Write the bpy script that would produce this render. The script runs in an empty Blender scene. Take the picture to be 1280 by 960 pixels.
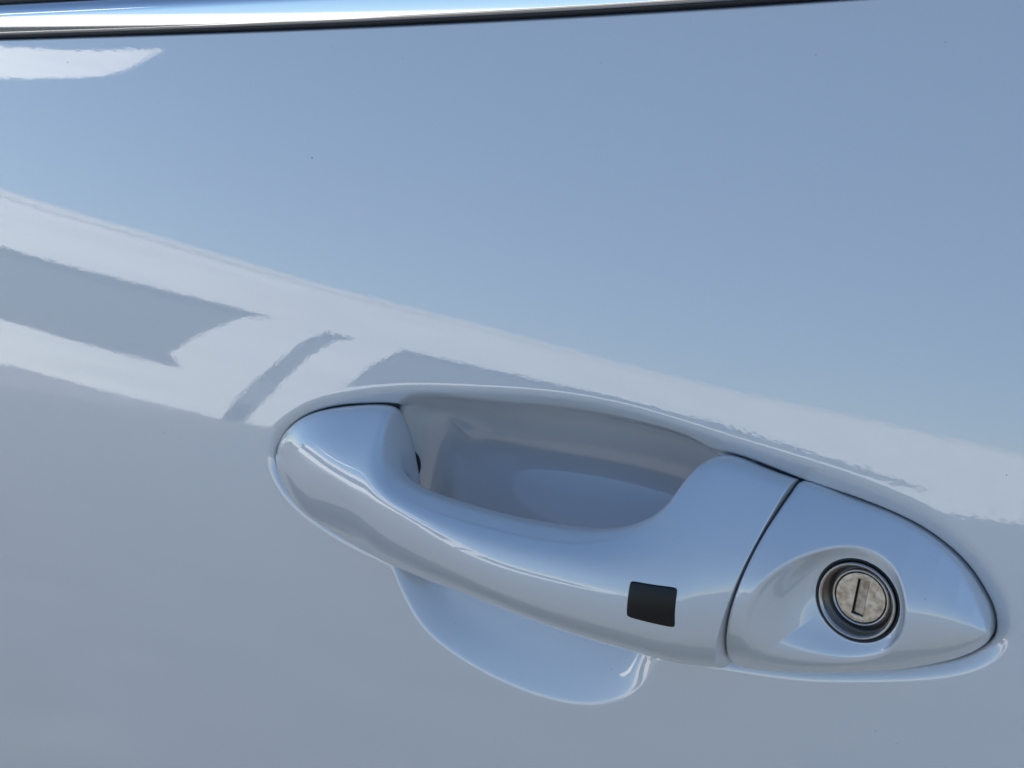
import bpy, math
import numpy as np
from mathutils import Vector, Matrix, Euler

R = math.radians
scene = bpy.context.scene
COL = scene.collection

# ------------------------------------------------------------------ frame of the door
# door-local millimetres: x along the car (to the right), z up the door skin, h outward.
LEAN = 19.0                       # how far the door skin leans in at handle height
DOOR_Z = 0.95                     # height of the handle above the ground, metres

# ------------------------------------------------------------------ camera
F, VPX, VPY, NY = 1800.0, -2000.0, 108.0, -0.2
u = np.array([640 - VPX, -(480 - VPY), F]); u /= np.linalg.norm(u)
_a = u[0] / u[2]; _b = -(NY * u[1]) / u[2]
_A = 1 + _a * _a; _B = 2 * _a * _b; _C = _b * _b - (1 - NY * NY)
_nx = (-_B + math.sqrt(_B * _B - 4 * _A * _C)) / (2 * _A)
nn = np.array([-_nx, NY, _a * _nx + _b])
CM = np.array([u, np.cross(nn, u), nn])           # camera -> (x, z, h)
DIST = 0.41
root_rot = Matrix.Rotation(-R(LEAN), 4, 'X')
root_mat = Matrix.Translation((0, 0, DOOR_Z)) @ root_rot
def loc2blender(v): return Vector((v[0], -v[2], v[1]))
cx, cy, cz = [loc2blender(CM[:, i]) for i in range(3)]
rot = Matrix((cx, cy, cz)).transposed().to_4x4()
cam_d = bpy.data.cameras.new('camera')
cam_d.sensor_width = 36.0; cam_d.lens = 36.0 * F / 1280
cam_d.clip_start = 0.01; cam_d.clip_end = 2000
cam = bpy.data.objects.new('camera', cam_d); COL.objects.link(cam)
cam.matrix_world = root_mat @ Matrix.Translation(loc2blender(CM[:, 2] * DIST)) @ rot
cam_d.dof.use_dof = True
cam_d.dof.focus_distance = 0.40
cam_d.dof.aperture_fstop = 90.0
scene.camera = cam

# ------------------------------------------------------------------ sky, sun, exposure
SUN_EL, SUN_AZ = 46.0, 56.0       # sun stands behind the car: the side we see is in the shade
w = bpy.data.worlds.new('World'); scene.world = w; w.use_nodes = True
nt = w.node_tree
sky = nt.nodes.new('ShaderNodeTexSky'); sky.sky_type = 'NISHITA'; sky.sun_disc = False
sky.sun_elevation = R(SUN_EL); sky.sun_rotation = R(SUN_AZ)
sky.altitude = 3500; sky.air_density = 1.7; sky.dust_density = 0.1; sky.ozone_density = 4.6
bg = nt.nodes['Background']; nt.links.new(sky.outputs[0], bg.inputs[0]); bg.inputs[1].default_value = 0.078
sd = bpy.data.lights.new('sun', 'SUN'); sd.energy = 5.0; sd.angle = R(0.5); sd.color = (1.0, 0.95, 0.87)
so = bpy.data.objects.new('sun', sd); COL.objects.link(so)
# sun_rotation turns clockwise from +Y seen from above
sdir = Vector((math.sin(R(SUN_AZ)) * math.cos(R(SUN_EL)), math.cos(R(SUN_AZ)) * math.cos(R(SUN_EL)), math.sin(R(SUN_EL))))
so.rotation_euler = sdir.to_track_quat('Z', 'Y').to_euler(); so.location = (3, 6, 8)
vs = scene.view_settings
vs.view_transform = 'Standard'; vs.look = 'None'; vs.gamma = 1.0; vs.use_curve_mapping = False
vs.exposure = 1.58
scene.cycles.max_bounces = 8
scene.cycles.use_denoising = True

# ------------------------------------------------------------------ materials
def mat(name, base, rough=0.5, metal=0.0, **kw):
    m = bpy.data.materials.new(name); m.use_nodes = True
    p = m.node_tree.nodes['Principled BSDF']
    p.inputs['Base Color'].default_value = (*base, 1)
    p.inputs['Roughness'].default_value = rough
    p.inputs['Metallic'].default_value = metal
    for k, v in kw.items():
        p.inputs[k.replace('_', ' ')].default_value = v
    return m
def N(m, t, **kw):
    n = m.node_tree.nodes.new(t)
    for k, v in kw.items():
        if k in n.inputs: n.inputs[k].default_value = v
        else: setattr(n, k, v)
    return n
def L(m, a, b): m.node_tree.links.new(a, b)

def paint_material():
    m = mat('white_pearl_paint', (0.50, 0.502, 0.50), 0.40, 0.13)
    p = m.node_tree.nodes['Principled BSDF']
    p.inputs['Coat Weight'].default_value = 1.0
    p.inputs['Coat Roughness'].default_value = 0.012
    p.inputs['Coat IOR'].default_value = 1.74
    tc = N(m, 'ShaderNodeTexCoord')
    # orange peel in the clear coat
    n1 = N(m, 'ShaderNodeTexNoise'); n1.inputs['Scale'].default_value = 760.0; n1.inputs['Detail'].default_value = 2.0
    n2 = N(m, 'ShaderNodeTexNoise'); n2.inputs['Scale'].default_value = 130.0; n2.inputs['Detail'].default_value = 1.0
    L(m, tc.outputs['Object'], n1.inputs['Vector']); L(m, tc.outputs['Object'], n2.inputs['Vector'])
    mx = N(m, 'ShaderNodeMath', operation='MULTIPLY_ADD')
    L(m, n2.outputs['Fac'], mx.inputs[0]); mx.inputs[1].default_value = 0.9; L(m, n1.outputs['Fac'], mx.inputs[2])
    b = N(m, 'ShaderNodeBump'); b.inputs['Strength'].default_value = 1.0; b.inputs['Distance'].default_value = 0.0000036
    L(m, mx.outputs[0], b.inputs['Height']); L(m, b.outputs['Normal'], p.inputs['Coat Normal'])
    # hairline swirl scratches: they only show where something bright is mirrored
    sv = N(m, 'ShaderNodeTexVoronoi'); sv.feature = 'DISTANCE_TO_EDGE'; sv.inputs['Scale'].default_value = 95.0
    dn_ = N(m, 'ShaderNodeTexNoise'); dn_.inputs['Scale'].default_value = 60.0; dn_.inputs['Detail'].default_value = 3.0
    L(m, tc.outputs['Object'], dn_.inputs['Vector'])
    va = N(m, 'ShaderNodeVectorMath', operation='MULTIPLY_ADD'); va.inputs[1].default_value = (0.022, 0.022, 0.022)
    L(m, dn_.outputs['Color'], va.inputs[0]); L(m, tc.outputs['Object'], va.inputs[2]); L(m, va.outputs[0], sv.inputs['Vector'])
    sl = N(m, 'ShaderNodeMath', operation='LESS_THAN'); sl.inputs[1].default_value = 0.012; L(m, sv.outputs['Distance'], sl.inputs[0])
    sn = N(m, 'ShaderNodeTexNoise'); sn.inputs['Scale'].default_value = 38.0; L(m, tc.outputs['Object'], sn.inputs['Vector'])
    sg = N(m, 'ShaderNodeMapRange'); sg.inputs['From Min'].default_value = .52; sg.inputs['From Max'].default_value = .62; L(m, sn.outputs['Fac'], sg.inputs['Value'])
    sm = N(m, 'ShaderNodeMath', operation='MULTIPLY'); L(m, sl.outputs[0], sm.inputs[0]); L(m, sg.outputs[0], sm.inputs[1])
    sr = N(m, 'ShaderNodeMath', operation='MULTIPLY_ADD'); L(m, sm.outputs[0], sr.inputs[0]); sr.inputs[1].default_value = 0.07; sr.inputs[2].default_value = 0.012
    L(m, sr.outputs[0], p.inputs['Coat Roughness'])
    # grime specks
    vo = N(m, 'ShaderNodeTexVoronoi'); vo.inputs['Scale'].default_value = 55.0
    L(m, tc.outputs['Object'], vo.inputs['Vector'])
    lt = N(m, 'ShaderNodeMath', operation='LESS_THAN'); lt.inputs[1].default_value = 0.019
    L(m, vo.outputs['Distance'], lt.inputs[0])
    sep = N(m, 'ShaderNodeSeparateColor'); L(m, vo.outputs['Color'], sep.inputs[0])
    g = N(m, 'ShaderNodeMath', operation='GREATER_THAN'); g.inputs[1].default_value = 0.6
    L(m, sep.outputs[0], g.inputs[0])
    mu = N(m, 'ShaderNodeMath', operation='MULTIPLY'); L(m, lt.outputs[0], mu.inputs[0]); L(m, g.outputs[0], mu.inputs[1])
    vo2 = N(m, 'ShaderNodeTexVoronoi'); vo2.inputs['Scale'].default_value = 170.0; L(m, tc.outputs['Object'], vo2.inputs['Vector'])
    l2 = N(m, 'ShaderNodeMath', operation='LESS_THAN'); l2.inputs[1].default_value = 0.03; L(m, vo2.outputs['Distance'], l2.inputs[0])
    s2 = N(m, 'ShaderNodeSeparateColor'); L(m, vo2.outputs['Color'], s2.inputs[0])
    g2 = N(m, 'ShaderNodeMath', operation='GREATER_THAN'); g2.inputs[1].default_value = 0.45; L(m, s2.outputs[1], g2.inputs[0])
    m2 = N(m, 'ShaderNodeMath', operation='MULTIPLY'); L(m, l2.outputs[0], m2.inputs[0]); L(m, g2.outputs[0], m2.inputs[1])
    m3 = N(m, 'ShaderNodeMath', operation='MULTIPLY'); L(m, m2.outputs[0], m3.inputs[0]); m3.inputs[1].default_value = 0.55
    mx2 = N(m, 'ShaderNodeMath', operation='MAXIMUM'); L(m, mu.outputs[0], mx2.inputs[0]); L(m, m3.outputs[0], mx2.inputs[1])
    mu = mx2
    mix = N(m, 'ShaderNodeMix', data_type='RGBA')
    mix.inputs['A'].default_value = p.inputs['Base Color'].default_value
    mix.inputs['B'].default_value = (0.10, 0.09, 0.08, 1)
    L(m, mu.outputs[0], mix.inputs['Factor']); L(m, mix.outputs['Result'], p.inputs['Base Color'])
    return m
PAINT = paint_material()
CHROME = mat('polished_chrome', (0.50, 0.50, 0.51), 0.05, 1.0)
RUBBER = mat('black_rubber', (0.012, 0.012, 0.013), 0.6)
SENSOR = mat('black_sensor_plastic', (0.004, 0.004, 0.005), 0.32); SENSOR.node_tree.nodes['Principled BSDF'].inputs['Specular IOR Level'].default_value = 0.28
GLASS = mat('dark_window_glass', (0.006, 0.008, 0.010), 0.03)
CAVITY = mat('dark_cavity', (0.01, 0.01, 0.01), 0.8)

# ------------------------------------------------------------------ helpers
def new_mesh(name, verts, faces, m, parent=None, smooth=True):
    me = bpy.data.meshes.new(name)
    me.from_pydata([tuple(v) for v in verts], [], [tuple(f) for f in faces])
    me.update()
    if smooth: me.polygons.foreach_set('use_smooth', [True] * len(me.polygons))
    me.materials.append(m)
    o = bpy.data.objects.new(name, me); COL.objects.link(o)
    if parent: o.parent = parent
    return o
def P(x, z, h):                                       # door-local mm -> object metres
    x, z, h = np.broadcast_arrays(np.asarray(x, float), np.asarray(z, float), np.asarray(h, float))
    return np.stack([x, -h, z], -1) * 0.001
def mesh_np(name, V, Fc, m, parent=None, normals=None):
    me = bpy.data.meshes.new(name)
    V = np.asarray(V, np.float32).reshape(-1, 3); Fc = np.asarray(Fc, np.int32).reshape(-1, 4)
    me.vertices.add(len(V)); me.vertices.foreach_set('co', V.ravel())
    me.loops.add(Fc.size); me.loops.foreach_set('vertex_index', Fc.ravel())
    me.polygons.add(len(Fc)); me.polygons.foreach_set('loop_start', np.arange(0, Fc.size, 4, dtype=np.int32))
    me.update(calc_edges=True); me.validate()
    me.polygons.foreach_set('use_smooth', np.ones(len(me.polygons), bool))
    if normals is not None: me.normals_split_custom_set_from_vertices([tuple(n) for n in normals])
    me.materials.append(m)
    o = bpy.data.objects.new(name, me); COL.objects.link(o)
    if parent: o.parent = parent
    return o
def grid_faces(nu, nv, wrap_v=False, flip=False):
    i, j = np.meshgrid(np.arange(nu - 1), np.arange(nv if wrap_v else nv - 1), indexing='ij')
    j2 = (j + 1) % nv
    f = np.stack([i * nv + j, (i + 1) * nv + j, (i + 1) * nv + j2, i * nv + j2], -1).reshape(-1, 4)
    return f[:, ::-1] if flip else f
def thing(name, label, cat, group=None):
    o = bpy.data.objects.new(name, None); COL.objects.link(o)
    o['label'] = label; o['category'] = cat
    if group: o['group'] = group
    return o
def closed_curve(pts, n=600):
    """closed cubic spline through pts, evenly resampled"""
    p = np.array(pts, float); k = len(p)
    # periodic natural cubic via circulant solve on chord parameter
    d = np.linalg.norm(np.roll(p, -1, 0) - p, axis=1) ** 0.5
    t = np.concatenate([[0], np.cumsum(d)]); hh = d
    A = np.zeros((k, k)); B = np.zeros((k, 2))
    for i in range(k):
        hm, hp = hh[i - 1], hh[i]
        A[i, i - 1] += hm; A[i, i] += 2 * (hm + hp); A[i, (i + 1) % k] += hp
        B[i] = 6 * ((p[(i + 1) % k] - p[i]) / hp - (p[i] - p[i - 1]) / hm)
    Mx = np.linalg.solve(A, B)
    tt = np.linspace(0, t[-1], n * 4, endpoint=False)
    idx = np.clip(np.searchsorted(t, tt, 'right') - 1, 0, k - 1)
    h = hh[idx][:, None]; a = (t[idx + 1] - tt)[:, None]; b = (tt - t[idx])[:, None]
    p0, p1, m0, m1 = p[idx], p[(idx + 1) % k], Mx[idx], Mx[(idx + 1) % k]
    q = m0 * a**3 / (6*h) + m1 * b**3 / (6*h) + (p0/h - m0*h/6) * a + (p1/h - m1*h/6) * b
    s = np.concatenate([[0], np.cumsum(np.linalg.norm(np.roll(q, -1, 0) - q, axis=1))])
    qq = np.vstack([q, q[:1]])
    sv = np.linspace(0, s[-1], n, endpoint=False)
    return np.stack([np.interp(sv, s, qq[:, 0]), np.interp(sv, s, qq[:, 1])], -1)
def nat_spline(t, y, tq):
    """natural cubic spline, y (k, m)"""
    t = np.asarray(t, float); y = np.asarray(y, float); k = len(t)
    if y.ndim == 1: y = y[:, None]
    h = np.diff(t); A = np.eye(k); B = np.zeros_like(y)
    for i in range(1, k - 1):
        A[i, i-1:i+2] = [h[i-1], 2 * (h[i-1] + h[i]), h[i]]
        B[i] = 6 * ((y[i+1] - y[i]) / h[i] - (y[i] - y[i-1]) / h[i-1])
    Mx = np.linalg.solve(A, B)
    idx = np.clip(np.searchsorted(t, tq, 'right') - 1, 0, k - 2)
    hh = h[idx][:, None]; a = (t[idx+1] - tq)[:, None]; b = (tq - t[idx])[:, None]
    return Mx[idx]*a**3/(6*hh) + Mx[idx+1]*b**3/(6*hh) + (y[idx]/hh - Mx[idx]*hh/6)*a + (y[idx+1]/hh - Mx[idx+1]*hh/6)*b
def sdf(px, pz, poly):
    """signed distance, positive inside"""
    a = poly; b = np.roll(poly, -1, 0); e = b - a
    out = np.empty(px.size); X = px.ravel(); Z = pz.ravel()
    L2 = (e**2).sum(1)
    for s in range(0, X.size, 4000):
        x = X[s:s+4000, None]; z = Z[s:s+4000, None]
        t = np.clip(((x - a[:, 0]) * e[:, 0] + (z - a[:, 1]) * e[:, 1]) / L2, 0, 1)
        dx = x - a[:, 0] - t * e[:, 0]; dz = z - a[:, 1] - t * e[:, 1]
        d = np.sqrt((dx*dx + dz*dz).min(1))
        c = ((a[:, 1] > z) != (b[:, 1] > z)) & (x < e[:, 0] * (z - a[:, 1]) / np.where(e[:, 1] == 0, 1e-9, e[:, 1]) + a[:, 0])
        out[s:s+4000] = np.where(c.sum(1) % 2 == 1, d, -d)
    return out.reshape(px.shape)
def blur(a, sig):
    """separable gaussian, sig in cells"""
    r = int(3 * sig + 1); k = np.exp(-0.5 * (np.arange(-r, r+1) / sig)**2); k /= k.sum()
    b = np.pad(a, r, mode='edge')
    b = np.apply_along_axis(lambda v: np.convolve(v, k, 'valid'), 0, b)
    return np.apply_along_axis(lambda v: np.convolve(v, k, 'valid'), 1, b)
def sstep(a, b, x):
    t = np.clip((x - a) / (b - a), 0, 1); return t*t*(3 - 2*t)

# ------------------------------------------------------------------ the car
car = thing('car', 'white car with a body coloured pull handle and key lock on its door', 'car')
car.matrix_world = root_mat

# outlines in door-local mm (x, z)
RIM = closed_curve([(-99, -36), (-94.8, -27.3), (-80, -17.0), (-64, -11.5), (-41.3, -6.6), (-11.4, -3.3), (16.3, -1.7), (41.9, -3.0),
                    (65.8, -6.7), (88.2, -10.2), (109.3, -14.4), (125.4, -20.5), (135.8, -28.7), (141.3, -37.6), (141.8, -46), (137, -53),
                    (125, -59.5), (105, -65.5), (88, -69.2), (66, -71.5), (48, -72.5), (20, -71.5), (-10, -69.5), (-47.3, -64.5), (-70.4, -59.5), (-89.5, -51.3), (-97.5, -43)])
MOUNT = closed_curve([(-97.6, -35.9), (-94.6, -30.2), (-90.0, -25.2), (-81.5, -19.7), (-66.5, -14.8), (-52.5, -12.5), (-44, -11.6), (-10, -11), (30, -10.6), (64, -10.4), (76.6, -12.2), (87.7, -14.8), (98.4, -16.6), (109.1, -18.8), (118.5, -21.7), (125.8, -25.6),
                      (131.2, -30.0), (135.2, -35.3), (137.5, -39.6), (138.4, -43.9), (137.9, -47.2), (135.4, -50.4), (131.6, -53.4), (126.8, -55.9), (117, -59.7), (104.9, -63.1), (90.2, -66.5), (78.9, -68.6), (66, -69), (45, -67), (5, -63), (-37, -59.5), (-63, -58.2), (-81.5, -53.6), (-94.6, -43.2)])
CUP = closed_curve([(-40, -9.5), (-11.4, -6.6), (16.3, -5.2), (41.9, -6.2), (60, -10), (69, -20), (68, -38), (58, -58), (48.5, -71), (42.5, -81.5),
                    (34.5, -89.2), (20.5, -94.8), (3.5, -95.8), (-14.2, -93.2), (-35.0, -85), (-43.5, -75), (-49, -60), (-50, -38), (-47, -18)])

def belt(x):
    """the waist line sweeps up towards the right"""
    return 1.05 * (np.clip(np.asarray(x, float) + 218, 0, 420) / 210)**3
def skin(x, z):
    """the door skin away from the handle: outward height in mm"""
    zz = z - 0.0
    h = -zz**2 / (2 * 1500.0)
    h = h - (x - 0)**2 / (2 * 9000.0)
    h = h + 0.010 * np.sin(x / 19 + z / 31) + 0.007 * np.sin(x / 12 - z / 21 + 1.0)      # faint waviness of pressed steel
    return h

def build_panel():
    st = 0.4
    fx = np.arange(-112, 156.01, st); fz = np.arange(-112, 12.01, st)
    def spread(a, b, s0, gmax):                    # growing steps from a towards b
        out = []; s = s0; v = a
        while (v < b if b > a else v > b):
            s = min(s * 1.12, gmax); v = v + s if b > a else v - s; out.append(v)
        return out
    X = np.array(spread(-112, -560, st, 8)[::-1] + list(fx) + spread(156, 560, st, 8))
    Z = np.array(spread(-112, -430, st, 8)[::-1] + list(fz) + [v for v in spread(12, 97, st, 3) if v < 97.0] + [97.5, 98.2, 98.6, 98.9, 99.1, 99.3, 99.5, 99.7, 99.9, 100.05, 100.2])
    ix = np.searchsorted(X, -112.0 - 1e-6); iz = np.searchsorted(Z, -112.0 - 1e-6)
    gx, gz = np.meshgrid(fx, fz, indexing='ij')
    dR = sdf(gx, gz, RIM); dM = sdf(gx, gz, MOUNT); dC = sdf(gx, gz, CUP)
    # rim: the skin rolls down towards the gap round the handle
    rim = 0.46 * np.clip(dR, 0, 4.5) + 0.02 * np.clip(dR, 0, 20)
    rim = blur(rim, 2.3)
    # raised bead just outside the rim
    bead = 0.0 * np.exp(-((dR + 1.2) / 1.3)**2)
    # cup
    t = np.clip(dC / (27.0 + 120.0 * sstep(60, 90, -gz)), 0, 1)
    cup = 32.0 * (1 - (1 - t)**2.0)
    ramp = 30.0 - 19.0 * np.clip((-gz - 24 - 0.14*gx) / 40.0, 0, 1) - 8.0 * np.clip((-gz - 62) / 33.0, 0, 1)          # the lower lip comes up to meet the skin
    cup = -2.0 * np.log(np.exp(-cup / 2.0) + np.exp(-ramp / 2.0) - np.exp(-ramp / 2.0) * np.exp(-cup / 2.0))
    fine = blur(cup, 2.0); broad = blur(cup, 19.0)
    wv = sstep(1.5, 17.0, dC)
    cup = fine * (1 - wv) + broad * wv
    # the seat under the handle feet and cover
    gap = 7.0 * sstep(0.5, 1.1, dM)
    gap = gap * (1 - sstep(-6, 3, dC))
    gap = blur(gap, 0.8)
    XX, ZZ = np.meshgrid(X, Z, indexing='ij')
    Z0 = ZZ; ZZ = Z0 + belt(XX) * sstep(30, 97, Z0)
    H = skin(XX, ZZ)
    sub = np.maximum(rim + gap, 0) + np.maximum(cup - 0.0, 0) - bead
    H[ix:ix+len(fx), iz:iz+len(fz)] -= sub
    # rolled flange under the window trim
    H -= 5.0 * sstep(98.9, 100.2, Z0)
    PP = P(XX, ZZ, H)
    ex = np.stack([np.gradient(PP[..., k], X, axis=0) for k in range(3)], -1); ez = np.stack([np.gradient(PP[..., k], Z, axis=1) for k in range(3)], -1)
    nr = np.cross(ex, ez); nr /= np.linalg.norm(nr, axis=-1, keepdims=True)
    V = P(XX, ZZ, H).reshape(-1, 3); NR = nr.reshape(-1, 3)
    FA = grid_faces(len(X), len(Z))
    # recess = faces inside the cup
    inside = np.zeros((len(X), len(Z)), bool); inside[ix:ix+len(fx), iz:iz+len(fz)] = (dC > 0.0) | (dR > 0.6)
    fi = inside.ravel()[FA[:, 0]]
    for name, sel in (('door_panel', FA[~fi]), ('handle_recess', FA[fi])):
        us = np.unique(sel); mp = np.full(len(V), -1); mp[us] = np.arange(len(us))
        mesh_np(name, V[us], mp[sel], PAINT, car, NR[us])
build_panel()

# ------------------------------------------------------------------ pull handle: lofted sections
def bspline_closed(cp, n):
    """cp (..., k, 3) closed uniform cubic b-spline -> (..., n, 3)"""
    k = cp.shape[-2]; t = np.linspace(0, k, n, endpoint=False); i = t.astype(int); f = t - i
    w0 = (1-f)**3/6; w1 = (3*f**3 - 6*f**2 + 4)/6; w2 = (-3*f**3 + 3*f**2 + 3*f + 1)/6; w3 = f**3/6
    g = lambda o: cp[..., (i + o) % k, :]
    return w0[:, None]*g(-1) + w1[:, None]*g(0) + w2[:, None]*g(1) + w3[:, None]*g(2)
#    top edge T (x, z, h)   ridge R (x, z, h)   bottom edge B (x, z, h)   back h
KEYS = [
    (-97.0, -34.9, -2.6, -96.9, -35.7, -2.0, -97.0, -36.8, -2.6, -7),
    (-94.0, -30.3, -1.8, -92.6, -34.8, 0.9, -95.0, -41.4, -1.6, -7),
    (-89.6, -25.7, -1.5, -86.4, -32.6, 4.0, -90.2, -47.8, -1.2, -7),
    (-81.3, -20.2, -1.4, -77.2, -30.4, 7.7, -81.6, -53.2, 0.2, -7),
    (-67.0, -15.5, -1.3, -66.0, -29.2, 11.6, -66.6, -56.2, 2.4, -7),
    (-55.0, -13.2, -1.2, -56.6, -30.4, 14.7, -54.0, -58.4, 4.6, -7),
    (-47.0, -12.4, -0.8, -48.6, -31.6, 17.4, -45.4, -59.0, 6.4, -7),
    (-43.0, -13.4, 1.2, -42.4, -32.5, 19.5, -39.3, -59.2, 8.0, -6),
    (-41.0, -17.2, 4.4, -37.0, -33.2, 21.3, -33.2, -59.2, 9.2, -3),
    (-38.8, -22.0, 7.8, -31.6, -33.7, 22.9, -27.0, -59.4, 10.3, 2),
    (-34.8, -26.4, 11.6, -25.6, -34.2, 24.5, -20.0, -59.7, 11.4, 7),
    (-25.5, -29.4, 15.6, -16.6, -34.8, 26.6, -10.5, -59.8, 12.8, 12),
    (-9.5, -30.8, 18.4, -3.4, -35.8, 28.9, 4.0, -60.9, 13.2, 15),
    (10.0, -31.6, 19.6, 13.4, -36.9, 30.3, 19.0, -62.4, 13.0, 16),
    (30.0, -31.4, 19.2, 32.0, -37.0, 30.4, 34.0, -64.2, 11.6, 15),
    (44.0, -29.8, 17.8, 45.4, -37.0, 29.6, 45.0, -65.5, 9.6, 12),
    (53.6, -25.8, 14.8, 54.4, -37.2, 28.3, 53.0, -66.5, 8.0, 8),
    (58.6, -20.4, 10.6, 60.0, -37.6, 27.1, 57.5, -67.2, 6.8, 2),
    (61.2, -14.4, 4.6, 64.4, -38.0, 25.8, 60.5, -67.6, 6.0, -4),
    (66.4, -11.0, 0.2, 68.6, -38.5, 24.2, 63.2, -67.9, 5.0, -7),
    (76.6, -12.6, -1.0, 73.6, -39.3, 21.4, 66.6, -68.2, 3.6, -7),
    (86.8, -14.8, -1.4, 79.1, -40.0, 18.4, 70.4, -68.4, 2.4, -7),
]
def build_handle():
    K = np.array(KEYS, float)
    d = np.linalg.norm(np.diff((K[:, :2] * 0.45 + K[:, 3:5] * 0.25 + K[:, 6:8] * .3), axis=0), axis=1)**0.7
    t = np.concatenate([[0], np.cumsum(d)])
    tq = np.linspace(0, t[-1], 420)
    S = nat_spline(t, K, tq)
    T, Rr, B, hb = S[:, 0:3], S[:, 3:6], S[:, 6:9], S[:, 9]
    up = lambda f, g: np.stack([T[:, 0] + f*(Rr-T)[:, 0], T[:, 1] + f*(Rr-T)[:, 1], T[:, 2] + g*(Rr-T)[:, 2]], -1)
    fr = Rr[:, 2] - B[:, 2]
    dn = lambda f, h: np.stack([Rr[:, 0] + f*(B-Rr)[:, 0], Rr[:, 1] + f*(B-Rr)[:, 1], h], -1)
    bk = lambda f, h: np.stack([T[:, 0] + f*(B-T)[:, 0], T[:, 1] + f*(B-T)[:, 1], h], -1)
    cp = np.stack([up(0, 0), up(.03, .24), up(.34, .58), up(.74, .91), dn(.09, Rr[:, 2] + .12), dn(.32, Rr[:, 2] + .55), dn(.60, Rr[:, 2] - .07*fr),
                   dn(.93, B[:, 2] + .50*fr), dn(1.0, B[:, 2] + .10*fr), dn(.98, B[:, 2] - 3.0), bk(.78, hb), bk(.45, hb - .5), bk(.16, hb), bk(.01, np.minimum(T[:, 2] - 3.0, hb + 6))], 1)
    sec = bspline_closed(cp, 144)
    return sec
SEC = build_handle()
def build_handle_mesh():
    handle = mesh_np('pull_handle', P(SEC[..., 0], SEC[..., 1], SEC[..., 2]).reshape(-1, 3), grid_faces(SEC.shape[0], SEC.shape[1], True, flip=True), PAINT, car)
    # end cap at the seam
    import bmesh
    bm = bmesh.new(); bm.from_mesh(handle.data); bm.verts.ensure_lookup_table()
    n = SEC.shape[1]; last = (SEC.shape[0]-1) * n
    for base in (last, 0):
        ring = [bm.verts[base + i] for i in range(n)]
        f = bm.faces.new(ring if base == 0 else ring[::-1]); f.smooth = False
    bmesh.ops.recalc_face_normals(bm, faces=bm.faces)
    bm.to_mesh(handle.data); bm.free()
    return handle
handle = build_handle_mesh()

# black blob added as the dark gap where the handle foot enters the recess
def build_dark_gap():
    nu, nv = 24, 12; V = []
    for i in range(nv):
        ph = -math.pi/2 + math.pi * i / (nv-1)
        for j in range(nu):
            th = 2*math.pi*j/nu
            V.append(P(-45.9 + 3.4*math.cos(ph)*math.cos(th), -33.5 + 5.2*math.cos(ph)*math.sin(th), -8.6 + 4.0*math.sin(ph)))
    mesh_np('dark_gap_blob', np.array(V), grid_faces(nv, nu, True), RUBBER, car)
build_dark_gap()

# ------------------------------------------------------------------ lock cover
LOCK = (106.4, -41.4)
COVER = [(87.9, -15.5), (98.4, -17.2), (108.9, -19.4), (118.1, -22.3), (125.2, -26.1), (130.4, -30.4), (134.4, -35.5), (136.7, -39.7), (137.7, -43.9), (137.3, -46.7), (135.1, -49.7), (131.4, -52.6),
         (126.6, -55.2), (116.9, -59.1), (104.9, -62.5), (90.2, -65.9), (79.5, -67.9), (73.2, -68.0), (72.1, -65.6), (72.9, -62.0), (75.7, -53.2), (78.3, -44.6), (80.6, -37.4), (82.4, -31.6), (85.0, -23.2), (86.9, -17.2)]
SCOOP = [(81.5, -44.5), (85.6, -36.2), (92.4, -29.9), (102.9, -25.6), (112.4, -25.9), (118.2, -30.6), (121.0, -39.5), (119.6, -47.7), (113.8, -55.6), (102.7, -61.2), (88.5, -63.4), (81.4, -60.9), (79.6, -53.2)]
HL = 5.0                          # seat height of the lock ring
def cover_h(x, z):
    zt = np.interp(x, [60, 76, 87.5, 98.4, 108.9, 118.1, 125.2, 130.4, 134.4, 136.7, 138.2], [-11, -12.4, -15.4, -17.2, -19.4, -22.3, -26.1, -30.4, -35.5, -39.7, -44.2])
    zb = np.interp(x, [60, 70, 79.5, 90.2, 104.9, 116.9, 126.6, 131.4, 135.1, 137.3, 138.2], [-68, -68.3, -67.9, -65.9, -62.5, -59.1, -55.2, -52.6, -49.7, -46.7, -44.4])
    hm = nat_spline([60, 72, 84, 96, 108, 120, 129, 135, 139, 150], np.array([21.5, 20.2, 18.6, 16.6, 13.8, 10.2, 7.0, 4.6, 2.6, 1.0]), np.clip(x, 60, 149))[:, 0]
    v = np.clip((2*z - zt - zb) / np.maximum(zt - zb, 1.0), -1, 1)
    return -1.4 + hm * (1 - np.abs(v)**2.1) * np.where(v < 0, 1, 1.0) + 3.4 * np.clip(-v, 0, 1)**2 * sstep(138, 90, x)
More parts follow.
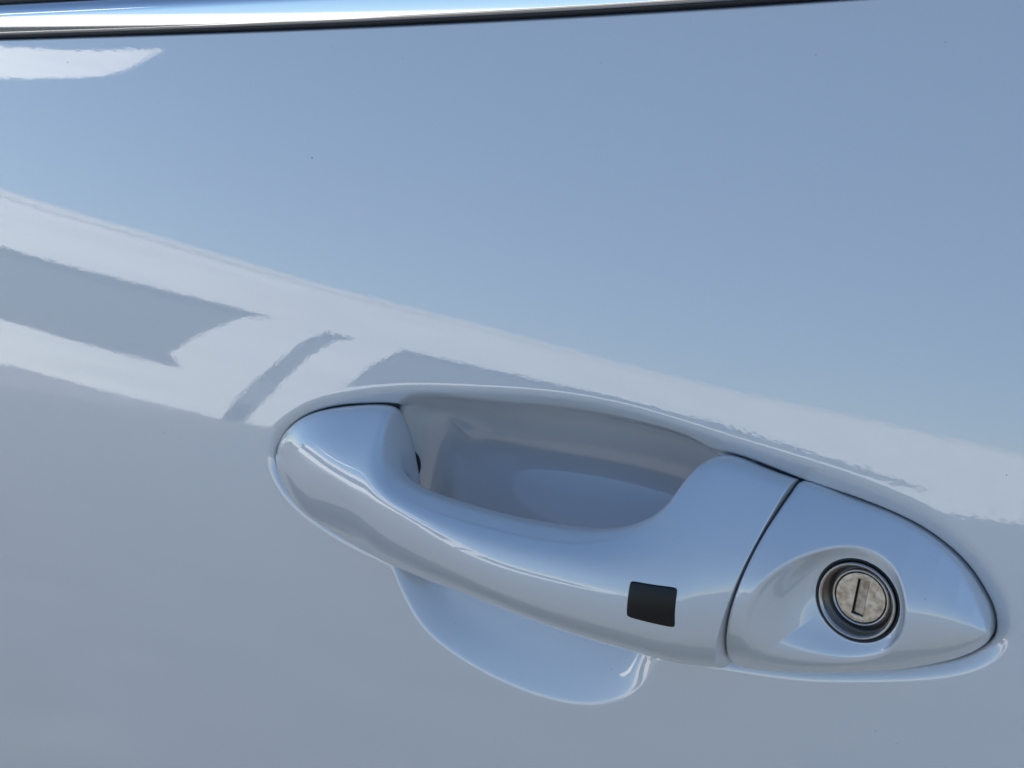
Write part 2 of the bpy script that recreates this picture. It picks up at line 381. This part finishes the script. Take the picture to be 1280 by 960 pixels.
def build_cover():
    pts = closed_curve(COVER, 560)
    n = len(pts); c = np.array(LOCK)
    rr = np.concatenate([np.linspace(0.05, 0.93, 230), np.linspace(0.935, 1.0, 26)])
    Q = c + rr[:, None, None] * (pts - c)
    x = Q[..., 0]; z = Q[..., 1]
    H = cover_h(x.ravel(), z.ravel()).reshape(x.shape)
    de = np.abs(sdf(x, z, pts))
    H = H - 0.7 * np.exp(-de / 0.35)
    # scoop round the lock: blends from its own outline down to the flat seat of the ring
    sc_ = closed_curve(SCOOP, 300)
    t = np.clip(sdf(x, z, sc_), 0, None)
    rl = np.hypot(x - LOCK[0], z - LOCK[1]); dl = np.clip(rl - 11.2, 0, None)
    k = t / (t + dl * 0.8 + 1e-6)
    k = k * k * (3 - 2 * k) * .5 + .5 * k
    k = np.clip((t / (t + dl + 1e-6)), 0, 1)
    k = np.where(k < .5, 2*k*k, 1 - 2*(1-k)**2) * .6 + .4 * k
    k = k * sstep(0, 2.5, t)
    H = H * (1 - k) + np.minimum(H, HL) * k
    H = H - 11.0 * (1 - sstep(10.6, 10.95, rl))
    V = P(x, z, H).reshape(-1, 3)
    FA = [grid_faces(len(rr), n, True)]
    # skirt
    sk = P(pts[:, 0], pts[:, 1], H[-1] - 0.0)[None]
    low = [(0.999, 1.2), (0.998, 9.0)]
    ex = [P(c[0] + a * (pts[:, 0]-c[0]), c[1] + a * (pts[:, 1]-c[1]), H[-1] - b) for a, b in low]
    V = np.concatenate([V] + ex)
    nr = len(rr)
    FA = grid_faces(nr + 2, n, True)
    cov = mesh_np('lock_cover', V, FA, PAINT, car)
    import bmesh
    bm = bmesh.new(); bm.from_mesh(cov.data); bm.verts.ensure_lookup_table()
    bm.faces.new([bm.verts[i] for i in range(n)])
    bmesh.ops.recalc_face_normals(bm, faces=bm.faces); bm.to_mesh(cov.data); bm.free()
    for p_ in cov.data.polygons: p_.use_smooth = True
build_cover()

# ------------------------------------------------------------------ lock cylinder
def worn_metal(name, base, rough, spots=1.0):
    m = mat(name, base, rough, 1.0)
    p = m.node_tree.nodes['Principled BSDF']; tc = N(m, 'ShaderNodeTexCoord')
    n1 = N(m, 'ShaderNodeTexNoise'); n1.inputs['Scale'].default_value = 650; n1.inputs['Detail'].default_value = 5
    L(m, tc.outputs['Object'], n1.inputs['Vector'])
    cr = N(m, 'ShaderNodeValToRGB'); e = cr.color_ramp
    e.elements[0].position = 0.32; e.elements[0].color = (base[0]*.55, base[1]*.48, base[2]*.42, 1)
    e.elements[1].position = 0.62; e.elements[1].color = (*base, 1)
    L(m, n1.outputs['Fac'], cr.inputs[0]); L(m, cr.outputs[0], p.inputs['Base Color'])
    b = N(m, 'ShaderNodeBump'); b.inputs['Distance'].default_value = 0.00001; b.inputs['Strength'].default_value = .6
    L(m, n1.outputs['Fac'], b.inputs['Height']); L(m, b.outputs[0], p.inputs['Normal'])
    return m
STEEL = worn_metal('worn_steel', (0.46, 0.405, 0.34), 0.38)
BEZEL = mat('satin_steel', (0.33, 0.315, 0.30), 0.27, 1.0)
def lathe(name, prof, m, parent, n=128, cen=LOCK):
    th = np.linspace(0, 2*np.pi, n, endpoint=False); pr = np.array(prof, float)
    r = pr[:, 0][:, None]; h = pr[:, 1][:, None] + 0*th
    return mesh_np(name, P(cen[0] + r*np.cos(th), cen[1] + r*np.sin(th), h).reshape(-1, 3), grid_faces(len(pr), n, True), m, parent)
lock = lathe('lock_cylinder', [(11.0, HL-2), (11.0, HL-.35), (10.7, HL-.15), (10.3, HL-.25), (10.2, HL-1.2), (9.9, HL-1.2)], RUBBER, car)
lathe('bezel_ring', [(10.0, HL-2), (10.0, HL+.3), (9.85, HL+.6), (9.6, HL+.7), (9.3, HL+.55), (9.0, HL+.1), (8.5, HL-1.4), (7.9, HL-3.2), (7.7, HL-3.5), (7.45, HL-3.5)], BEZEL, lock)
lathe('plug_rim', [(7.5, HL-5), (7.5, HL-2.5), (7.3, HL-2.15), (7.0, HL-2.05), (6.75, HL-2.2), (6.65, HL-2.5), (6.62, HL-3.4)], BEZEL, lock)
def build_plug():
    """round steel face with a key slot cut through it"""
    a = R(-9.0); hw, hl = 1.5, 4.7; r = 6.5; h0 = HL - 2.3; dz = .35
    per = []
    n = 96
    rect = []
    m4 = n // 4
    cor = [(hw, -hl), (hw, hl), (-hw, hl), (-hw, -hl)]
    for k in range(4):
        p0, p1 = np.array(cor[k]), np.array(cor[(k+1) % 4])
        for i in range(m4): rect.append(p0 + (p1-p0) * i / m4)
    rect = np.array(rect)
    ang = np.arctan2(rect[:, 1], rect[:, 0])
    circ = np.stack([np.cos(ang), np.sin(ang)], -1) * r
    rings = [(rect, h0 - 2.2), (rect, h0 - .15), (rect * 1.03 + 0, h0), (rect*.5 + circ*.5, h0 + .05), (circ * .985, h0), (circ, h0 - .2), (circ, h0 - 2)]
    ca, sa = math.cos(a), math.sin(a)
    V = []
    for q, h in rings:
        x = q[:, 0]*ca - q[:, 1]*sa; z = q[:, 0]*sa + q[:, 1]*ca
        V.append(P(LOCK[0] + x, LOCK[1] + z, h))
    o = mesh_np('plug_face', np.concatenate(V), grid_faces(len(rings), len(rect), True, flip=True), STEEL, lock)
    o.data.polygons.foreach_set('use_smooth', [False]*len(o.data.polygons))
    # shutter flap inside the slot, hinged a little inwards on the left
    x0, x1, zz = -hw + .30, hw - .14, hl - .16
    vs_ = [(x0, -zz, h0-.85), (x1, -zz, h0-.42), (x1, zz, h0-.42), (x0, zz, h0-.85), (x0, -zz, h0-2), (x1, -zz, h0-2), (x1, zz, h0-2), (x0, zz, h0-2)]
    VV = [tuple(P(LOCK[0] + x*ca - z*sa, LOCK[1] + x*sa + z*ca, h)) for x, z, h in vs_]
    new_mesh('key_slot_shutter', VV, [(0, 1, 2, 3), (7, 6, 5, 4), (0, 4, 5, 1), (1, 5, 6, 2), (2, 6, 7, 3), (3, 7, 4, 0)], STEEL2, lock, smooth=False)
STEEL2 = worn_metal('grey_worn_steel', (0.30, 0.275, 0.245), 0.34)
build_plug()
def build_slot_liner():
    a = R(-9.0); ca, sa = math.cos(a), math.sin(a); h = HL - 3.9
    new_mesh('key_slot_liner', [tuple(P(LOCK[0] + x*ca - z*sa, LOCK[1] + x*sa + z*ca, h)) for x, z in ((-1.9, -5.1), (1.9, -5.1), (1.9, 5.1), (-1.9, 5.1))], [(0, 1, 2, 3)], CAVITY, lock, smooth=False)
build_slot_liner()
lathe('cavity_floor', [(11.4, HL-4.8), (0.01, HL-4.8)], CAVITY, lock)

# ------------------------------------------------------------------ touch sensor on the handle
def build_sensor():
    """rounded patch that follows the handle surface, 0.25 mm proud"""
    outer = SEC[:, :90].copy()
    cols = (51.2, 65.6); 
    # sample surface as height over (x,z) by nearest interpolation in section space
    pts = outer.reshape(-1, 3)
    front = pts[pts[:, 2] > 5]
    from mathutils.kdtree import KDTree
    kd = KDTree(len(front))
    for i, p_ in enumerate(front): kd.insert((p_[0], p_[1], 0), i)
    kd.balance()
    def hh(x, z):
        best = kd.find_n((x, z, 0), 12)
        A = np.array([[1, front[i][0]-x, front[i][1]-z] for _, i, _ in best]); b = np.array([front[i][2] for _, i, _ in best])
        wt = np.array([1/(d_+.05) for _, _, d_ in best])
        return np.linalg.lstsq(A*wt[:, None], b*wt, rcond=None)[0][0]
    # corners (x,z) in plan
    C4 = np.array([(54.9, -38.7), (67.2, -39.4), (66.3, -51.2), (53.8, -49.2)])
    nU, nV = 34, 30; V = []
    uu = np.linspace(0, 1, nU); vv = np.linspace(0, 1, nV)
    # rounded square mapping
    rad = 0.14
    out = np.zeros((nU, nV, 3))
    for i, a in enumerate(uu):
        for j, b in enumerate(vv):
            X_, Y_ = 2*a-1, 2*b-1
            m_ = max(abs(X_), abs(Y_))
            # superellipse squash
            if m_ > 0:
                l = (abs(X_/m_)**14 + abs(Y_/m_)**14)**(1/14)
                X_, Y_ = X_/l, Y_/l
            s_, t_ = (X_+1)/2, (Y_+1)/2
            q = (1-s_)*(1-t_)*C4[0] + s_*(1-t_)*C4[1] + s_*t_*C4[2] + (1-s_)*t_*C4[3]
            edge = 1 - m_
            out[i, j] = (q[0], q[1], hh(*q) + (0.12 if edge > 0.03 else (0.02 if edge > 0.001 else -0.6)))
    s = mesh_np('touch_sensor', P(out[..., 0], out[..., 1], out[..., 2]).reshape(-1, 3), grid_faces(nU, nV, flip=False), SENSOR, handle)
    import bmesh
    bm = bmesh.new(); bm.from_mesh(s.data); bmesh.ops.recalc_face_normals(bm, faces=bm.faces)
    if sum(f.normal.y for f in bm.faces) > 0:
        bmesh.ops.reverse_faces(bm, faces=bm.faces)
    bm.to_mesh(s.data); bm.free()
build_sensor()

# ------------------------------------------------------------------ window trim, seal and glass
def extrude(name, prof, m, x0=-560, x1=560, nx=60):
    xs = np.linspace(x0, x1, nx); pr = np.array(prof, float)
    X, _ = np.meshgrid(xs, pr[:, 0], indexing='ij')
    Z = np.broadcast_to(pr[:, 0], X.shape) + belt(X); H = np.broadcast_to(pr[:, 1], X.shape) - X**2 / 18000.0 - 100.0**2 / 3000.0
    return mesh_np(name, P(X, Z, H).reshape(-1, 3), grid_faces(nx, len(pr)), m, car)
extrude('gap_seal', [(98.8, -6), (99.2, -3.2), (99.7, -1.6), (100.4, -0.9), (101.2, -0.9), (102.0, -1.5)], RUBBER)
def chrome_profile():
    zs = np.array([100.9, 101.1, 101.4] + list(np.linspace(101.8, 111.4, 30)))
    nz = np.interp(zs, [100.9, 101.15, 101.5, 107.2, 108.0, 109.2, 110.4, 111.4], [-2.0, -.9, -.135, -.078, .02, .22, .6, 1.3])
    hh = np.concatenate([[0], np.cumsum(-(nz[1:] + nz[:-1]) / 2 * np.diff(zs))])
    return [(100.8, -3.0)] + [(z, h + 0.6) for z, h in zip(zs, hh)] + [(111.8, hh[-1] - 1.5)]
extrude('chrome_strip', chrome_profile(), CHROME)
extrude('glass_seal', [(111.0, -4.0), (111.6, -1.4), (112.6, -.8), (114.0, -0.9), (116.5, -1.6), (118.5, -3.0), (119.0, -5)], RUBBER)
extrude('window_glass', [(117.5, -4.5), (160, -9), (300, -40), (490, -90)], GLASS)

# ------------------------------------------------------------------ rest of the car (outside the frame: it shades the door)
def box(name, x0, x1, y0, y1, z0, z1, m, parent=None, bev=0.0):
    import bmesh
    bm = bmesh.new(); bmesh.ops.create_cube(bm, size=1)
    for v in bm.verts: v.co = ((x0+x1)/2 + v.co.x*(x1-x0), (y0+y1)/2 + v.co.y*(y1-y0), (z0+z1)/2 + v.co.z*(z1-z0))
    if bev: bmesh.ops.bevel(bm, geom=bm.edges[:], offset=bev, segments=3, affect='EDGES')
    me = bpy.data.meshes.new(name); bm.to_mesh(me); bm.free(); me.materials.append(m)
    o = bpy.data.objects.new(name, me); COL.objects.link(o)
    if parent: o.parent = parent
    return o
inv = root_mat.inverted()
def body(name, prof_y_z, xs, m):
    """shell swept along the car, in world metres, stored in the car frame"""
    V = []
    for x, sc_ in xs:
        for y, z in prof_y_z: V.append(inv @ Vector((x, 0.75 + (y-0.75)*sc_, 0.25 + (z-0.25)*sc_)))
    n = len(prof_y_z); Fs = []
    for i in range(len(xs)-1):
        for j in range(n-1): Fs.append((i*n+j, i*n+j+1, (i+1)*n+j+1, (i+1)*n+j))
    Fs += [tuple(range(n)), tuple(range(len(V)-1, len(V)-n-1, -1))]
    return new_mesh(name, V, Fs, m, car)
body('body_shell', [(0.10, 0.20), (0.02, 0.35), (-0.02, 0.52), (0.09, 0.9), (0.14, 1.03), (1.42, 1.03), (1.5, 0.7), (1.5, 0.2)], [(-2.4, .8), (-2.2, .95), (-0.58, 1.0)], PAINT)
body('body_shell', [(0.10, 0.20), (0.02, 0.35), (-0.02, 0.52), (0.09, 0.9), (0.14, 1.03), (1.42, 1.03), (1.5, 0.7), (1.5, 0.2)], [(0.58, 1.0), (1.7, .96), (2.0, .8)], PAINT)
body('far_side', [(0.2, 0.22), (0.06, 0.5), (0.2, 0.5), (1.5, 0.9), (1.42, 1.03), (1.5, 0.9), (1.5, 0.2), (0.2, 0.2)], [(-0.6, 1.0), (0.6, 1.0)], CAVITY)
body('roof', [(0.20, 1.41), (0.34, 1.47), (1.1, 1.46), (1.25, 1.38), (1.40, 1.02)], [(-1.3, .97), (-0.8, 1.0), (0.9, 1.0), (1.2, .95)], PAINT)

# ------------------------------------------------------------------ the place the paint mirrors
def rough_mat(name, c1, c2, scale, rough=0.85, bump=0.0):
    m = mat(name, c1, rough)
    p = m.node_tree.nodes['Principled BSDF']; tc = N(m, 'ShaderNodeTexCoord')
    n1 = N(m, 'ShaderNodeTexNoise'); n1.inputs['Scale'].default_value = scale; n1.inputs['Detail'].default_value = 6
    L(m, tc.outputs['Object'], n1.inputs['Vector'])
    cr = N(m, 'ShaderNodeValToRGB'); cr.color_ramp.elements[0].position = .35; cr.color_ramp.elements[1].position = .65
    cr.color_ramp.elements[0].color = (*c1, 1); cr.color_ramp.elements[1].color = (*c2, 1)
    L(m, n1.outputs['Fac'], cr.inputs[0]); L(m, cr.outputs[0], p.inputs['Base Color'])
    return m
ASPH = rough_mat('asphalt', (0.075, 0.073, 0.069), (0.105, 0.102, 0.097), 3.0)
RENDERWALL = rough_mat('white_render', (0.70, 0.70, 0.68), (0.82, 0.82, 0.80), 1.0)
for n_ in RENDERWALL.node_tree.nodes:
    if n_.type == 'TEX_NOISE':
        mp = N(RENDERWALL, 'ShaderNodeMapping'); mp.inputs['Scale'].default_value = (1.0, 0.22, 6.0)
        L(RENDERWALL, n_.inputs['Vector'].links[0].from_socket, mp.inputs['Vector']); L(RENDERWALL, mp.outputs[0], n_.inputs['Vector'])
PLINTH = rough_mat('grey_plinth', (0.20, 0.20, 0.20), (0.26, 0.26, 0.25), 2.0)
DARKGLASS = mat('dark_glass', (0.05, 0.06, 0.07), 0.1)
def quad(name, pts, m, kind=None):
    o = new_mesh(name, pts, [tuple(range(len(pts)))], m, smooth=False)
    if kind: o['kind'] = kind
    return o
quad('ground', [(-400, -400, 0), (400, -400, 0), (400, 400, 0), (-400, 400, 0)], ASPH, 'structure')
# long low white building, its face to +X at x = -14; outward from the car is -Y
FX = -14.0
bld = thing('white_building', 'long low white rendered building with dark openings facing the car', 'building')
def wall_piece(name, poly, x0, x1, m):
    """extrude a (Y, Z) polygon between x0 and x1; Y counted outward from the car"""
    n = len(poly)
    V = [(x0, -y, z) for y, z in poly] + [(x1, -y, z) for y, z in poly]
    Fs = [tuple(range(n)), tuple(range(2*n-1, n-1, -1))] + [(i, i+n, (i+1) % n + n, (i+1) % n) for i in range(n)]
    o = new_mesh(name, V, Fs, m, bld, smooth=False)
    import bmesh
    bm = bmesh.new(); bm.from_mesh(o.data); bmesh.ops.recalc_face_normals(bm, faces=bm.faces); bm.to_mesh(o.data); bm.free()
    return o
wall_piece('wall', [(2.0, 2.22), (30, 2.22), (53, 0.9), (75, 0.9), (75, 4.4), (63, 4.15), (27, 3.22), (15, 3.05), (2.0, 2.93)], FX-.08, FX, RENDERWALL)          # fascia over the openings
wall_piece('wall', [(2.0, 0.0), (12.6, 0.0), (12.28, 0.86), (9.2, 1.05), (2.0, 1.3)], FX-.08, FX, RENDERWALL)       # under the first opening
wall_piece('wall', [(12.6, 0.0), (13.13, 0.0), (13.34, 0.42), (13.7, 0.88), (14.12, 1.33), (14.7, 1.92), (15.2, 2.22), (14.0, 2.22), (13.42, 2.11), (12.53, 1.53), (12.03, 1.07), (12.28, 0.86)], FX-.08, FX-.003, RENDERWALL)
wall_piece('wall', [(13.66, 0.0), (15.2, 0.0), (15.6, 0.7), (16.08, 1.27), (16.61, 1.81), (17.29, 2.22), (16.0, 2.22), (15.53, 2.07), (14.96, 1.62), (14.5, 1.1), (14.22, 0.69), (13.9, 0.35)], FX-.08, FX-.003, RENDERWALL)
wall_piece('wall', [(15.2, 0.0), (75, 0.0), (75, 0.9), (55.0, 1.1), (16.05, 1.1)], FX-.08, FX-.006, RENDERWALL)
wall_piece('plinth', [(2.0, -0.1), (13.2, -0.1), (13.2, 0.03), (9.3, 0.35), (2.0, 0.45)], FX-.35, FX+.04, PLINTH)
wall_piece('cornice', [(1.9, 2.935), (15, 3.055), (27, 3.225), (63, 4.155), (75.1, 4.405), (75.1, 4.5), (63, 4.25), (27, 3.32), (15, 3.15), (1.9, 3.03)], FX-.4, FX+.012, RENDERWALL)
wall_piece('window', [(2.0, 0.9), (75, 0.9), (75, 2.3), (2.0, 2.3)], FX-.6, FX-.12, DARKGLASS)
wall_piece('roof', [(1.9, 2.7), (75.1, 2.7), (75.1, 2.8), (1.9, 2.8)], FX-8, FX-.1, PLINTH)

# added unseen white sheet that the paint mirrors as a bright patch: its lower edge bows down
def build_patch_sheet():
    mirror_sheet = thing('bright_patch_sheet', 'unseen white sheet on two posts, added to mirror as a bright patch', 'added reflector')
    def at(az, el, dist):
        a, e = R(az), R(el); return Vector((math.sin(a) * dist, -math.cos(a) * dist, 1.0 + dist * math.tan(e)))
    top = [(-53.2, 16.7), (-56, 15.7), (-60, 14.5), (-66, 13.6), (-72, 13.6), (-80, 14.8)]
    bot = [(-53.2, 16.65), (-54.4, 15.2), (-56.6, 14.0), (-60, 12.8), (-70, 12.4), (-80, 14.6)]
    n = 24; V = []
    ta = np.linspace(-53.2, -80, n)
    te = np.interp(-ta, [-a for a, _ in top], [e for _, e in top]); be = nat_spline([-a for a, _ in bot], np.array([e for _, e in bot]), -ta)[:, 0]
    for k in range(n):
        for e, dd in ((te[k], 19.0), ((te[k]+be[k])/2, 18.8), (be[k], 18.5)): V.append(at(ta[k], e, dd))
    for k in range(n):
        for e, dd in ((te[k], 19.02), ((te[k]+be[k])/2, 18.82), (be[k], 18.52)): V.append(at(ta[k], e, dd))
    Fs = []
    for s_ in (0, 3*n):
        for k in range(n-1):
            for j in range(2): Fs.append((s_+k*3+j, s_+(k+1)*3+j, s_+(k+1)*3+j+1, s_+k*3+j+1))
    new_mesh('white_sheet', V, Fs, RENDERWALL, mirror_sheet)
    for az, el in ((-80, 17.5), (-92, 17.5)):
        p = at(az, 0, 19.1); h = 1.0 + 19.1 * math.tan(R(el))
        box('post', p.x-.05, p.x+.05, p.y-.05, p.y+.05, 0, h, PLINTH, mirror_sheet)
build_patch_sheet()
